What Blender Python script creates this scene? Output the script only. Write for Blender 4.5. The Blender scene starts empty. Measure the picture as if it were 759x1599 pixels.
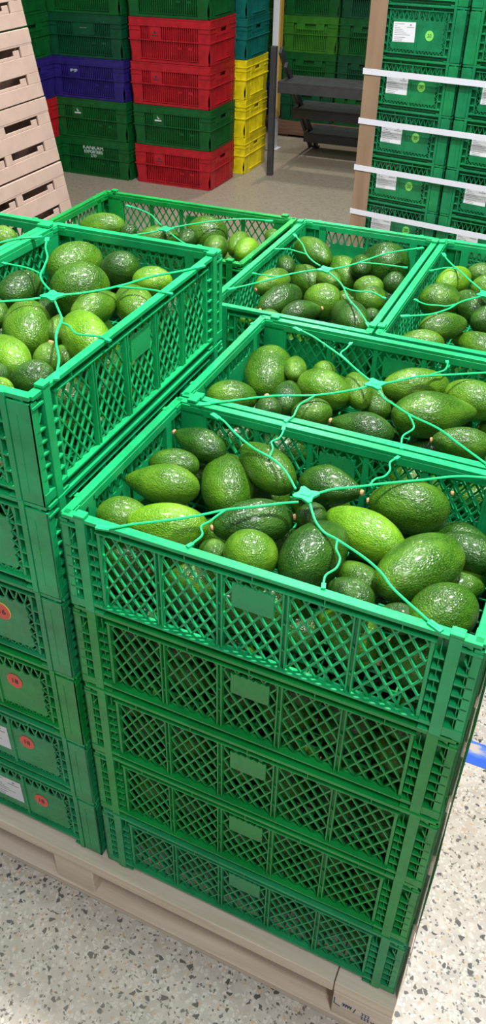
import bpy, bmesh, math, random
from mathutils import Vector, Matrix, Euler
PI = math.pi
random.seed(7)
SC = bpy.context.scene
COL = SC.collection

# ------------------------------------------------------------------ camera, world, lights, exposure
PZ = 0.14                                   # height of the pallet deck above the floor
FPX, CX, CY = 1294.79, 329.19, 748.11       # focal length and principal point, pixels of the 759x1599 frame
CAMP = Vector((0.60269, -0.74097, 1.63639 + PZ))
YAW, PITCH, ROLL = -0.451678, 0.623938, -0.006576
_fw = Vector((math.sin(YAW)*math.cos(PITCH), math.cos(YAW)*math.cos(PITCH), -math.sin(PITCH)))
_r = Vector((math.cos(YAW), -math.sin(YAW), 0)); _u = _r.cross(_fw)
CR = math.cos(ROLL)*_r + math.sin(ROLL)*_u
CU = -math.sin(ROLL)*_r + math.cos(ROLL)*_u
cam = bpy.data.cameras.new('camera'); camo = bpy.data.objects.new('camera', cam); COL.objects.link(camo)
camo.matrix_world = Matrix(((CR.x, CU.x, -_fw.x, CAMP.x), (CR.y, CU.y, -_fw.y, CAMP.y), (CR.z, CU.z, -_fw.z, CAMP.z), (0, 0, 0, 1)))
cam.sensor_fit = 'HORIZONTAL'; cam.sensor_width = 36; cam.lens = FPX/759*36
cam.shift_x = (379.5-CX)/759; cam.shift_y = -(799.5-CY)/759
cam.clip_start = 0.05; cam.clip_end = 60
SC.camera = camo

def ray(px, py):
    return (_fw + (px-CX)/FPX*CR - (py-CY)/FPX*CU)
def at(px, py, z=None, y=None):
    """world point where the sight line through a photo pixel meets the height z (or the depth y)"""
    d = ray(px, py)
    t = (z-CAMP.z)/d.z if z is not None else (y-CAMP.y)/d.y
    return CAMP + t*d

W = bpy.data.worlds.new('world'); SC.world = W; W.use_nodes = True
W.node_tree.nodes['Background'].inputs[0].default_value = (0.85, 0.93, 1.0, 1)
W.node_tree.nodes['Background'].inputs[1].default_value = 0.125
def area(loc, target, power, sx, sy, col=(1, 1, 1)):
    l = bpy.data.lights.new('hall_or_fill_lamp', 'AREA'); l.shape = 'RECTANGLE'; l.size = sx; l.size_y = sy
    l.energy = power; l.color = col
    o = bpy.data.objects.new('hall_or_fill_lamp', l); COL.objects.link(o)
    o.location = loc
    o.rotation_euler = (Vector(target)-Vector(loc)).to_track_quat('-Z', 'Y').to_euler()
area((0.75, 0.95, 4.6), (0.5, 0.3, 0), 200, 0.09, 0.22, (1.0, 0.99, 0.95))
area((-0.9, 0.2, 4.6), (-0.3, 0.4, 0), 60, 0.2, 0.9, (1.0, 0.99, 0.95))
area((1.6, -1.6, 4.4), (0.6, 0.3, 0.5), 62, 0.5, 1.2, (0.97, 0.99, 1.0))  # fill lamp added in front to brighten the pallet front and fruit
area((-1.7, 6.15, 4.3), (-1.8, 5.4, 0), 48, 0.2, 0.3, (1.0, 0.94, 0.82))
area((-0.6, 2.8, 4.6), (-1.2, 4.0, 0), 48, 0.3, 0.8, (0.98, 0.99, 1.0))
SC.view_settings.view_transform = 'Standard'; SC.view_settings.look = 'None'
SC.view_settings.exposure = 0.35; SC.view_settings.gamma = 1.0; SC.view_settings.use_curve_mapping = False

# ------------------------------------------------------------------ materials
def srgb(r, g, b):
    f = lambda c: (c/255/12.92) if c/255 <= 0.04045 else ((c/255+0.055)/1.055)**2.4
    return (f(r), f(g), f(b), 1)
def mat(name, col, rough=0.5, spec=0.5, metal=0.0):
    m = bpy.data.materials.new(name); m.use_nodes = True
    b = m.node_tree.nodes['Principled BSDF']
    b.inputs['Base Color'].default_value = col; b.inputs['Roughness'].default_value = rough
    b.inputs['Specular IOR Level'].default_value = spec; b.inputs['Metallic'].default_value = metal
    return m
def N(m, t, **kw):
    n = m.node_tree.nodes.new(t)
    for k, v in kw.items(): setattr(n, k, v)
    return n
def L(m, a, b): m.node_tree.links.new(a, b)
def ramp(m, fac, stops, interp='LINEAR'):
    r = N(m, 'ShaderNodeValToRGB'); r.color_ramp.interpolation = interp
    e = r.color_ramp.elements
    while len(e) < len(stops): e.new(0.5)
    for el, (p, c) in zip(e, stops): el.position = p; el.color = c
    L(m, fac, r.inputs[0]); return r.outputs[0]
def mixc(m, fac, a, b, blend='MIX'):
    n = N(m, 'ShaderNodeMix', data_type='RGBA', blend_type=blend)
    if hasattr(fac, 'name') and not isinstance(fac, (int, float)): L(m, fac, n.inputs[0])
    else: n.inputs[0].default_value = fac
    for s, i in ((a, 6), (b, 7)):
        if isinstance(s, tuple): n.inputs[i].default_value = s
        else: L(m, s, n.inputs[i])
    return n.outputs[2]
def bsdf(m): return m.node_tree.nodes['Principled BSDF']
def plastic(name, col, rough=0.34, var=0.12, bump=0.0004, trans=0.0):
    m = mat(name, col, rough, 0.5); b = bsdf(m)
    tc = N(m, 'ShaderNodeTexCoord'); oi = N(m, 'ShaderNodeObjectInfo')
    no = N(m, 'ShaderNodeTexNoise'); no.inputs['Scale'].default_value = 14; no.inputs['Detail'].default_value = 5
    L(m, tc.outputs['Object'], no.inputs['Vector'])
    dk = tuple(c*(1-var*2.2) for c in col[:3])+(1,); lt = tuple(min(1, c*(1+var)) for c in col[:3])+(1,)
    L(m, ramp(m, no.outputs[0], [(0.3, dk), (0.62, lt)]), b.inputs['Base Color'])
    n2 = N(m, 'ShaderNodeTexNoise'); n2.inputs['Scale'].default_value = 90; n2.inputs['Detail'].default_value = 3
    L(m, tc.outputs['Object'], n2.inputs['Vector'])
    r = ramp(m, n2.outputs[0], [(0.35, (rough-0.07,)*3+(1,)), (0.7, (rough+0.12,)*3+(1,))])
    L(m, r, b.inputs['Roughness'])
    bp = N(m, 'ShaderNodeBump'); bp.inputs['Distance'].default_value = bump; bp.inputs['Strength'].default_value = 0.5
    L(m, n2.outputs[0], bp.inputs['Height']); L(m, bp.outputs[0], b.inputs['Normal'])
    return m
M = {}
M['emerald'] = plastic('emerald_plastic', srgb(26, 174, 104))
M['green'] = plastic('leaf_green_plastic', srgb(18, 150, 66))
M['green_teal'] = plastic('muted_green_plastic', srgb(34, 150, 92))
M['mid_green'] = plastic('mid_green_plastic', srgb(20, 124, 78))
M['mid_green_two'] = plastic('second_mid_green_plastic', srgb(22, 130, 76))
M['dark_green'] = plastic('dark_green_plastic', srgb(8, 88, 36), 0.4)
M['deep_green'] = plastic('deep_green_plastic', srgb(6, 74, 46), 0.4)
M['grass_green'] = plastic('grass_green_plastic', srgb(52, 120, 34), 0.4)
M['teal'] = plastic('teal_plastic', srgb(10, 104, 96), 0.4)
M['red'] = plastic('red_plastic', srgb(178, 24, 36), 0.4)
M['navy'] = plastic('navy_plastic', srgb(42, 32, 112), 0.4)
M['blue'] = plastic('blue_plastic', srgb(14, 50, 150), 0.4)
M['yellow'] = plastic('yellow_plastic', srgb(236, 216, 24), 0.4)
M['orange'] = plastic('orange_plastic', srgb(226, 136, 28), 0.4)
M['beige'] = plastic('beige_plastic', srgb(194, 168, 154), 0.5, 0.04)
M['cord'] = mat('green_elastic', srgb(38, 200, 125), 0.35)
M['paper'] = mat('label_paper', srgb(226, 228, 234), 0.6, 0.3)
M['ink'] = mat('black_ink', srgb(60, 62, 70), 0.7, 0.2)
M['ink_soft'] = mat('grey_ink', srgb(140, 142, 150), 0.7, 0.2)
M['ink_blue'] = mat('blue_ink', srgb(50, 60, 130), 0.7, 0.2)
M['disc_lime'] = mat('lime_sticker', srgb(130, 224, 100), 0.5)
M['disc_red'] = mat('coral_sticker', srgb(232, 92, 78), 0.5)
M['disc_yellow'] = mat('yellow_sticker_edge', srgb(240, 210, 70), 0.5)
M['white_print'] = mat('white_print', srgb(205, 215, 212), 0.6)
M['strap'] = mat('white_strap', srgb(222, 224, 236), 0.45)
M['bench'] = plastic('charcoal_metal', srgb(62, 62, 64), 0.45, 0.1)
M['white_metal'] = mat('white_post_paint', srgb(232, 233, 240), 0.45)
M['yellow_line'] = mat('ochre_edge', srgb(200, 160, 70), 0.5)
M['stem'] = mat('stem_tan', srgb(196, 150, 108), 0.7, 0.3)
M['stem_core'] = mat('stem_core', srgb(120, 74, 46), 0.8, 0.2)

def wood(name, a, b, scale=(3, 60, 60)):
    m = mat(name, a, 0.75, 0.25); s = bsdf(m)
    tc = N(m, 'ShaderNodeTexCoord'); mp = N(m, 'ShaderNodeMapping'); mp.inputs['Scale'].default_value = scale
    oi = N(m, 'ShaderNodeObjectInfo')
    L(m, tc.outputs['Object'], mp.inputs[0]); L(m, oi.outputs['Random'], mp.inputs['Location'])
    no = N(m, 'ShaderNodeTexNoise'); no.inputs['Scale'].default_value = 1.0; no.inputs['Detail'].default_value = 6; no.inputs['Distortion'].default_value = 0.6
    L(m, mp.outputs[0], no.inputs['Vector'])
    L(m, ramp(m, no.outputs[0], [(0.3, a), (0.7, b)]), s.inputs['Base Color'])
    bp = N(m, 'ShaderNodeBump'); bp.inputs['Distance'].default_value = 0.001
    L(m, no.outputs[0], bp.inputs['Height']); L(m, bp.outputs[0], s.inputs['Normal'])
    return m
M['wood'] = wood('pallet_wood', srgb(212, 194, 174), srgb(234, 218, 200))
M['wood_dark'] = wood('brown_pallet_wood', srgb(96, 72, 56), srgb(128, 98, 78))
M['board'] = wood('corner_board_paper', srgb(134, 110, 88), srgb(156, 130, 106), (20, 20, 2))

def avocado_mat(name, dark, mid, light, rough=0.26):
    m = mat(name, mid, .30, 0.42); b = bsdf(m)
    tc = N(m, 'ShaderNodeTexCoord'); oi = N(m, 'ShaderNodeObjectInfo')
    mp = N(m, 'ShaderNodeVectorMath', operation='ADD')
    sc = N(m, 'ShaderNodeVectorMath', operation='SCALE'); sc.inputs['Scale'].default_value = 31.0
    L(m, oi.outputs['Random'], sc.inputs[0]); L(m, tc.outputs['Object'], mp.inputs[0]); L(m, sc.outputs[0], mp.inputs[1])
    big = N(m, 'ShaderNodeTexNoise'); big.inputs['Scale'].default_value = 2.2; big.inputs['Detail'].default_value = 3
    vo = N(m, 'ShaderNodeTexVoronoi', feature='DISTANCE_TO_EDGE'); vo.inputs['Scale'].default_value = 25
    vf = N(m, 'ShaderNodeTexNoise'); vf.inputs['Scale'].default_value = 58; vf.inputs['Detail'].default_value = 2
    for n in (big, vo, vf): L(m, mp.outputs[0], n.inputs['Vector'])
    speck = ramp(m, vf.outputs[0], [(0.45, (0, 0, 0, 1)), (0.64, (.8, .8, .8, 1))])
    base = ramp(m, big.outputs[0], [(0.32, dark), (0.5, mid), (0.72, light)])
    c = mixc(m, speck, base, light)
    k = N(m, 'ShaderNodeMath', operation='MULTIPLY'); k.inputs[1].default_value = 0.6
    # brown scuffs with a shape of their own
    sc2 = N(m, 'ShaderNodeTexNoise'); sc2.inputs['Scale'].default_value = 5.5; sc2.inputs['Detail'].default_value = 7
    L(m, mp.outputs[0], sc2.inputs['Vector'])
    scf = ramp(m, sc2.outputs[0], [(0.70, (0, 0, 0, 1)), (0.76, (0.7, 0.7, 0.7, 1))])
    c = mixc(m, scf, c, srgb(96, 84, 44))
    L(m, c, b.inputs['Base Color'])
    ad = N(m, 'ShaderNodeMath', operation='MULTIPLY_ADD'); ad.inputs[1].default_value = 0.8
    lo = N(m, 'ShaderNodeTexNoise'); lo.inputs['Scale'].default_value = 9; lo.inputs['Detail'].default_value = 4
    L(m, mp.outputs[0], lo.inputs['Vector'])
    L(m, vo.outputs['Distance'], ad.inputs[0]); L(m, lo.outputs[0], ad.inputs[2])
    bp = N(m, 'ShaderNodeBump'); bp.inputs['Distance'].default_value = 0.0034; bp.inputs['Strength'].default_value = 0.5
    L(m, ad.outputs[0], bp.inputs['Height']); L(m, bp.outputs[0], b.inputs['Normal'])
    b.inputs['Coat Weight'].default_value = 0.22; b.inputs['Coat Roughness'].default_value = 0.13
    return m
AV = {
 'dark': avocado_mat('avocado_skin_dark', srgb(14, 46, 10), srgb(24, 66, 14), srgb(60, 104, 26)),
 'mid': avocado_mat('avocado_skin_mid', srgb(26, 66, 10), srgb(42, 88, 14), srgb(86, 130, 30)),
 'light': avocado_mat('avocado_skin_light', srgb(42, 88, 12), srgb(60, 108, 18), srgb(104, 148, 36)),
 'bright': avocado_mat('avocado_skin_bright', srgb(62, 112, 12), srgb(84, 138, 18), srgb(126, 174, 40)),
}

def terrazzo():
    m = mat('terrazzo', srgb(200, 192, 182), 0.42, 0.4); b = bsdf(m)
    tc = N(m, 'ShaderNodeTexCoord')
    dn = N(m, 'ShaderNodeTexNoise'); dn.inputs['Scale'].default_value = 60; dn.inputs['Detail'].default_value = 2
    L(m, tc.outputs['Object'], dn.inputs['Vector'])
    df = N(m, 'ShaderNodeVectorMath', operation='MULTIPLY_ADD'); df.inputs[1].default_value = (0.010, 0.010, 0)
    L(m, dn.outputs['Color'], df.inputs[0]); L(m, tc.outputs['Object'], df.inputs[2])
    bn = N(m, 'ShaderNodeTexNoise'); bn.inputs['Scale'].default_value = 25; bn.inputs['Detail'].default_value = 6
    L(m, tc.outputs['Object'], bn.inputs['Vector'])
    col = ramp(m, bn.outputs[0], [(0.3, srgb(170, 165, 156)), (0.7, srgb(202, 196, 186))])
    # pale, tan and grey chips: coarse, medium and fine
    for scale, lo, hi, th, c1 in ((120, .55, .60, .32, srgb(208, 203, 194)), (140, .93, .94, .30, srgb(190, 166, 134)), (150, .74, .78, .30, srgb(184, 177, 166)),
                               (170, .93, .935, .36, srgb(96, 96, 94)), (230, .93, .94, .36, srgb(112, 110, 104)), (98, .935, .94, .34, srgb(62, 66, 66))):
        v = N(m, 'ShaderNodeTexVoronoi'); v.voronoi_dimensions = '2D'; v.inputs['Scale'].default_value = scale
        L(m, df.outputs[0], v.inputs['Vector'])
        e = N(m, 'ShaderNodeTexVoronoi', feature='DISTANCE_TO_EDGE'); e.voronoi_dimensions = '2D'; e.inputs['Scale'].default_value = scale
        L(m, df.outputs[0], e.inputs['Vector'])
        sp = N(m, 'ShaderNodeSeparateColor'); L(m, v.outputs['Color'], sp.inputs[0])
        a = ramp(m, sp.outputs[0], [(lo, (0, 0, 0, 1)), (hi, (1, 1, 1, 1))])
        g = ramp(m, e.outputs['Distance'], [(0.08, (0, 0, 0, 1)), (0.14, (1, 1, 1, 1))])
        mu = N(m, 'ShaderNodeMath', operation='MULTIPLY'); L(m, a, mu.inputs[0]); L(m, g, mu.inputs[1])
        col = mixc(m, mu.outputs[0], col, c1)
    # patches of wear and dirt, then a blend to brown towards the back
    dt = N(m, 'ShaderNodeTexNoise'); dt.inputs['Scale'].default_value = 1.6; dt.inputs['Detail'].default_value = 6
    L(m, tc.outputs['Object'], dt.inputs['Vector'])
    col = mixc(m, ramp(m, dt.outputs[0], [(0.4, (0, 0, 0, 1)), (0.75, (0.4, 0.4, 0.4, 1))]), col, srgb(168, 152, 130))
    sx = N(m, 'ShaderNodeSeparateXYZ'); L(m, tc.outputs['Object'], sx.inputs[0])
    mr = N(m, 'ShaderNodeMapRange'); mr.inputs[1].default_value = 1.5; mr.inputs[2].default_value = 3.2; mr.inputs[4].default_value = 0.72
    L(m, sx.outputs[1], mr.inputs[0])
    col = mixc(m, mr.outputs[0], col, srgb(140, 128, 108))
    L(m, col, b.inputs['Base Color'])
    return m
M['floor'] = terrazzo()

def film_mat():
    m = bpy.data.materials.new('clear_film'); m.use_nodes = True; nt = m.node_tree
    b = bsdf(m); out = nt.nodes['Material Output']
    b.inputs['Base Color'].default_value = (0.9, 0.95, 0.92, 1); b.inputs['Roughness'].default_value = 0.15
    tr = N(m, 'ShaderNodeBsdfTransparent'); mx = N(m, 'ShaderNodeMixShader')
    fr = N(m, 'ShaderNodeFresnel'); fr.inputs[0].default_value = 1.10
    L(m, fr.outputs[0], mx.inputs[0]); L(m, tr.outputs[0], mx.inputs[1]); L(m, b.outputs[0], mx.inputs[2]); L(m, mx.outputs[0], out.inputs[0])
    return m
M['film'] = film_mat()
def tape_mat():
    m = mat('blue_floor_paint', srgb(30, 90, 200), 0.5); b = bsdf(m)
    tc = N(m, 'ShaderNodeTexCoord'); mp = N(m, 'ShaderNodeMapping'); mp.inputs['Scale'].default_value = (9, 26, 1)
    no = N(m, 'ShaderNodeTexNoise'); no.inputs['Scale'].default_value = 1.0; no.inputs['Detail'].default_value = 6
    L(m, tc.outputs['Object'], mp.inputs[0]); L(m, mp.outputs[0], no.inputs['Vector'])
    L(m, ramp(m, no.outputs[0], [(0.5, srgb(36, 92, 205)), (0.6, srgb(90, 130, 205)), (0.66, srgb(190, 178, 168))]), b.inputs['Base Color'])
    return m
M['tape'] = tape_mat()

# ------------------------------------------------------------------ mesh and object helpers
class MB:
    def __init__(s): s.v = []; s.f = []
    def box(s, x0, x1, y0, y1, z0, z1):
        if x0 > x1: x0, x1 = x1, x0
        if y0 > y1: y0, y1 = y1, y0
        b = len(s.v)
        s.v += [(x, y, z) for z in (z0, z1) for y in (y0, y1) for x in (x0, x1)]
        s.f += [tuple(b+i for i in q) for q in ((0, 2, 3, 1), (4, 5, 7, 6), (0, 1, 5, 4), (2, 6, 7, 3), (0, 4, 6, 2), (1, 3, 7, 5))]
        return s
    def prism(s, pts, y0, y1):
        """polygon of (x, z) points extruded from y0 to y1"""
        b = len(s.v); n = len(pts)
        s.v += [(x, y0, z) for x, z in pts]+[(x, y1, z) for x, z in pts]
        s.f.append(tuple(range(b, b+n))); s.f.append(tuple(range(b+2*n-1, b+n-1, -1)))
        for i in range(n):
            j = (i+1) % n; s.f.append((b+i, b+n+i, b+n+j, b+j))
        return s
    def bar(s, a, b_, w, y0, y1):
        """flat strip between two (x, z) points"""
        dx, dz = b_[0]-a[0], b_[1]-a[1]; l = math.hypot(dx, dz) or 1
        nx, nz = -dz/l*w/2, dx/l*w/2
        return s.prism([(a[0]-nx, a[1]-nz), (b_[0]-nx, b_[1]-nz), (b_[0]+nx, b_[1]+nz), (a[0]+nx, a[1]+nz)], y0, y1)
    def tf(s, mtx, i0=0):
        for i in range(i0, len(s.v)): s.v[i] = tuple(mtx @ Vector(s.v[i]))
        return s
    def mesh(s, name, m, bevel=0, smooth=False, fix=True):
        me = bpy.data.meshes.new(name); me.from_pydata(s.v, [], s.f)
        if fix or bevel:
            bm = bmesh.new(); bm.from_mesh(me)
            bmesh.ops.recalc_face_normals(bm, faces=bm.faces)
            if bevel: bmesh.ops.bevel(bm, geom=bm.edges[:], offset=bevel, segments=1, affect='EDGES', clamp_overlap=True)
            bm.to_mesh(me); bm.free()
        for mm in (m if isinstance(m, list) else [m]): me.materials.append(mm)
        if smooth:
            for p in me.polygons: p.use_smooth = True
        return me
def ob(name, me, parent=None, loc=(0, 0, 0), rot=(0, 0, 0), sc=None):
    o = bpy.data.objects.new(name, me); COL.objects.link(o)
    o.location = loc; o.rotation_euler = rot
    if sc: o.scale = sc
    if parent: o.parent = parent
    return o
def tag(o, label, cat, group=None):
    o['label'] = label; o['category'] = cat
    if group: o['group'] = group
    return o
def struct(o): o['kind'] = 'structure'; return o
def thing(name, label, cat, loc=(0, 0, 0), rz=0, group=None):
    return tag(ob(name, None, None, loc, (0, 0, rz)), label, cat, group)
def remat(me, m, cache={}):
    k = (me.name, m.name)
    if k not in cache:
        c = me.copy(); c.materials[0] = m; cache[k] = c
    return cache[k]
_txt = {}
def text_mesh(s, size, m, align='CENTER', ext=0.0002):
    k = (s, size, m.name)
    if k not in _txt:
        cu = bpy.data.curves.new('lettering', 'FONT'); cu.body = s; cu.size = size; cu.align_x = align; cu.align_y = 'CENTER'; cu.extrude = ext
        o = bpy.data.objects.new('lettering_tmp', cu); COL.objects.link(o)
        bpy.context.view_layer.update()
        me = bpy.data.meshes.new_from_object(o.evaluated_get(bpy.context.evaluated_depsgraph_get()))
        bpy.data.objects.remove(o)
        me.materials.clear(); me.materials.append(m); _txt[k] = me
    return _txt[k]
UP = (PI/2, 0, 0)           # text lying in the x-z plane, read from -y

# ------------------------------------------------------------------ the hall
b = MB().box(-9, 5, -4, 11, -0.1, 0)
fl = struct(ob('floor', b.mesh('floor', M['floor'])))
bw = MB().box(-9, 5, 8.6, 8.8, 0, 4.6)
M['wall'] = mat('dim_wall', srgb(90, 92, 88), 0.8)
struct(ob('wall_back', bw.mesh('wall_back', M['wall'])))
tp = MB().box(-0.3, 2.6, 0.665, 0.735, 0.0005, 0.0015)
tag(ob('floor_line', tp.mesh('floor_line', M['tape'])), 'worn blue line on the terrazzo, right of the pallet', 'floor marking')

# ------------------------------------------------------------------ folding lattice crate
CL, CW, CH = 0.598, 0.366, 0.1805      # length, width, stacking height
# every wall is drawn in (x, z) with its outer face at y=0 and its inside towards +y
def lattice_mesh(w, z0, z1, px=0.0213, pz=0.0325, sw=0.0031, y0=0.008, y1=0.0115):
    b = MB(); h = z1-z0; k = pz/px
    for sgn in (1, -1):
        i = -40
        while i < 41:
            c = i*px
            # line z = sgn*k*(x-c)+z0 , clipped to the panel
            pts = []
            xa = c; xb = c+sgn*h/k
            lo, hi = max(min(xa, xb), -w/2), min(max(xa, xb), w/2)
            i += 1
            if hi-lo < 0.003: continue
            f = lambda x: sgn*k*(x-c)+z0
            b.bar((lo, f(lo)), (hi, f(hi)), sw, y0 + (0.0003 if sgn > 0 else 0), y1)
    return b
def fins(b, x0, x1, z0, z1, n, y0, y1):
    """stack of small moulded shelves between two uprights"""
    for i in range(n):
        z = z0+(z1-z0)*i/(n-1)
        b.prism([(x0, z), (x1, z), (x1, z+0.0034), (x0, z+0.0034)], y0, y1)
        b.prism([(x0+0.001, z-0.006), ((x0+x1)/2, z), (x0+0.001, z)], y0+0.004, y1)
def long_frame():
    b = MB(); E = CL/2
    b.box(-E+.004, E-.004, 0.000, 0.014, .1735, .1800)           # rim
    b.box(-E+.004, E-.004, 0.0135, 0.0150, .1600, .1735)           # recessed web
    b.box(-.243, .243, 0.002, 0.0135, .1595, .1622)          # second flange
    for x in (-.2, -.1, 0, .1, .2): b.box(x-.0008, x+.0008, 0.002, .011, .1622, .1735)
    b.box(-E+.03, E-.03, 0.000, 0.014, .0130, .0165)            # lower flange
    b.box(-E+.03, E-.03, 0.0135, 0.0150, 0.0, .0130)
    b.box(-E+.03, E-.03, 0.010, 0.0135, .0, .0015)
    for s in (-1, 1): b.box(s*.2415, s*.2365, .004, .0145, .0165, .1600)
    for x in (-.1435, -.048, .048, .1435):                    # ribs between the lattice panels, double-edged
        b.box(x-.0045, x-.0022, .003, .0125, .0165, .1600); b.box(x+.0022, x+.0045, .003, .0125, .0165, .1600)
        b.box(x-.0022, x+.0022, .0085, .0125, .0165, .1600)
        for z in (.05, .1): b.box(x-.0022, x+.0022, .005, .0085, z, z+.003)
    return b
def long_post():        # right-hand one; mirrored for the left
    b = MB(); E = CL/2
    b.box(.2570, .2725, -.0012, .006, .0, .1808)            # smooth upright
    b.box(.2595, .2700, .006, .014, .0, .178)
    b.box(.2415, E-.014, .0125, .0150, .0, .165)           # back web
    fins(b, .2425, .2565, .036, .136, 6, .001, .0125)
    b.box(.2490, .2502, .004, .0125, .02, .165)
    b.box(.2415, .2570, .0, .014, .0, .0035); b.box(.2415, .2570, .0, .014, .016, .020)
    fins(b, .2730, E-.003, .040, .120, 5, .001, .0125)
    b.box(.2835, .2847, .003, .0125, .02, .165)
    b.box(.2725, E-.001, .0, .014, .004, .020)
    b.box(.2725, E-.006, .003, .010, .0002, .004)
    b.box(.2725, E-.0005, -.0004, .014, .160, .164)
    # small hinge catch
    b.bar((.279, .146), (.285, .134), .0022, .002, .012); b.bar((.285, .134), (.2915, .142), .0022, .002, .012)
    b.box(.286, .2885, .002, .012, .122, .134)
    return b
def label_plate():
    b = MB(); n = 6; pts = [(-.031, .106), (-.026, .103), (.026, .103), (.031, .106), (.031, .144)]
    for i in range(n):
        x = .031-.062*i/n; pts += [(x-.002, .147), (x-.0052, .1435)]
    pts.append((-.031, .146))
    return b.prism(pts, .0065, .0112)
def short_frame():
    b = MB(); E = CW/2
    b.box(-E+.004, E-.004, 0, .014, .1735, .1800)
    b.box(-E+.004, E-.004, .0135, .0150, .1600, .1735)
    b.box(-.128, .128, .002, .0135, .1595, .1622)
    for x in (-.05, .05): b.box(x-.0008, x+.0008, 0.002, .011, .1622, .1735)
    b.box(-.135, .135, .001, .014, .0145, .0180)
    b.box(-.135, .135, .0135, .0150, 0.0, .0145)
    b.box(-.0028, .0028, .0035, .0125, .0165, .1600)
    for s in (-1, 1): b.box(s*.1165, s*.1120, .004, .0145, .0165, .1600)
    return b
def blank_panel():      # plain plate between the middle rib (x=0) and the fins, with its border of small openings
    b = MB(); x0 = .0028
    pts = [(x0, .029), (.098, .029), (.1025, .034)]
    for z in (.050, .066, .082, .098, .114): pts += [(.1025, z), (.0985, z+.006), (.1025, z+.012)]
    pts = pts[:-1]+[(.100, .127)]
    n = 5
    for i in range(n):
        xa = .098-.0191*i; pts += [(xa, .136), (xa-.0050, .1285), (xa-.0135, .1285), (xa-.0170, .136)]
    pts.append((x0, .136))
    b.prism(pts, .0062, .0092)
    for i in range(6):
        xa = x0+.0191*i-.001; x1 = min(xa+.0180, .1125)
        b.bar((xa+.0015, .135), (xa+.0095, .160), .0028, .0065, .0092); b.bar((x1, .135), (xa+.0095, .160), .0028, .0065, .0092)
    for i in range(8):
        xa = x0+.0137*i; b.bar((xa, .017), (xa+.0065, .030), .0022, .0065, .0092); b.bar((xa+.0137, .017), (xa+.0065, .030), .0022, .0065, .0092)
    for z in (.04, .062, .084, .106, .128): b.bar((.112, z-.011), (.101, z), .0022, .0065, .0092); b.bar((.112, z+.011), (.101, z), .0022, .0065, .0092)
    return b
def short_post():
    b = MB(); E = CW/2
    b.box(.1420, E-.001, -.0012, .0018, .001, .170)         # broad flat corner plate
    b.box(.1420, .1440, .0018, .014, .001, .170)
    b.box(.1560, .1568, -.0020, -.0012, .02, .15)
    b.box(.1310, .1405, -.0026, .006, .0, .1808)            # narrow proud strip
    b.box(.112, .1310, .0125, .0150, .0, .170)
    fins(b, .1165, .1308, .044, .128, 4, .001, .0125)
    b.box(.1165, .1310, .0, .014, .0, .0035); b.box(.1165, .1310, .0, .014, .014, .020)
    b.box(.146, E-.004, .002, .012, .0002, .001)
    b.box(E-.0045, E-.001, -.0012, .012, .001, .170)
    return b
def base_mesh():
    b = MB(); X, Y = CL/2-.012, CW/2-.012
    n = 22
    for i in range(n+1):
        x = -X+2*X*i/n; b.box(x-.0016, x+.0016, -Y, Y, .004, .008)
    for i in range(14):
        y = -Y+2*Y*i/13; b.box(-X, X, y-.0016, y+.0016, .0045, .0078)
    b.box(-X, X, -Y, -Y+.008, .003, .009); b.box(-X, X, Y-.008, Y, .003, .009)
    b.box(-X, -X+.008, -Y, Y, .003, .009); b.box(X-.008, X, -Y, Y, .003, .009)
    return b
def mirror(b):
    b.v = [(-x, y, z) for x, y, z in b.v]; return b
g = M['emerald']
CM = dict(long_frame=long_frame().mesh('long_side', g, .0004), lattice=lattice_mesh(.0905, .0165, .1600, sw=.0026).mesh('lattice_panel', g),
          long_post_r=long_post().mesh('corner_post', g, .0003), long_post_l=mirror(long_post()).mesh('corner_post', g, .0003),
          plate=label_plate().mesh('label_plate', g, .0004), short_frame=short_frame().mesh('short_side', g, .0004),
          blank_r=blank_panel().mesh('blank_panel', g), blank_l=mirror(blank_panel()).mesh('blank_panel', g),
          short_post_r=short_post().mesh('corner_post', g, .0003), short_post_l=mirror(short_post()).mesh('corner_post', g, .0003),
          base=base_mesh().mesh('base', g))
def clip_mesh():         # rounded corner lug on the rim
    b = MB(); pts = []
    for i in range(7):
        a = PI/2*i/6; pts.append((math.cos(a)*.014, math.sin(a)*.014))
    b.prism([(0, 0)]+pts, -.0055, .0055)
    b.tf(Matrix.Rotation(PI/2, 4, 'X'))
    b.box(-.018, -.002, -.002, .012, -.0055, .003)
    b.box(-.002, .012, -.018, -.002, -.0055, .003)
    b.box(-.012, -.006, .004, .010, .003, .0064)
    return b
def peg_mesh():          # stacking pegs that stand up over the rim, seen on the uncovered crates
    b = MB(); b.box(.2560, .2735, -.0022, .013, .1812, .1865)
    return b
CM['peg'] = peg_mesh().mesh('stacking_peg', g, .0008)
CM['corner'] = clip_mesh().mesh('corner_lug', g, .0004)

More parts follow.
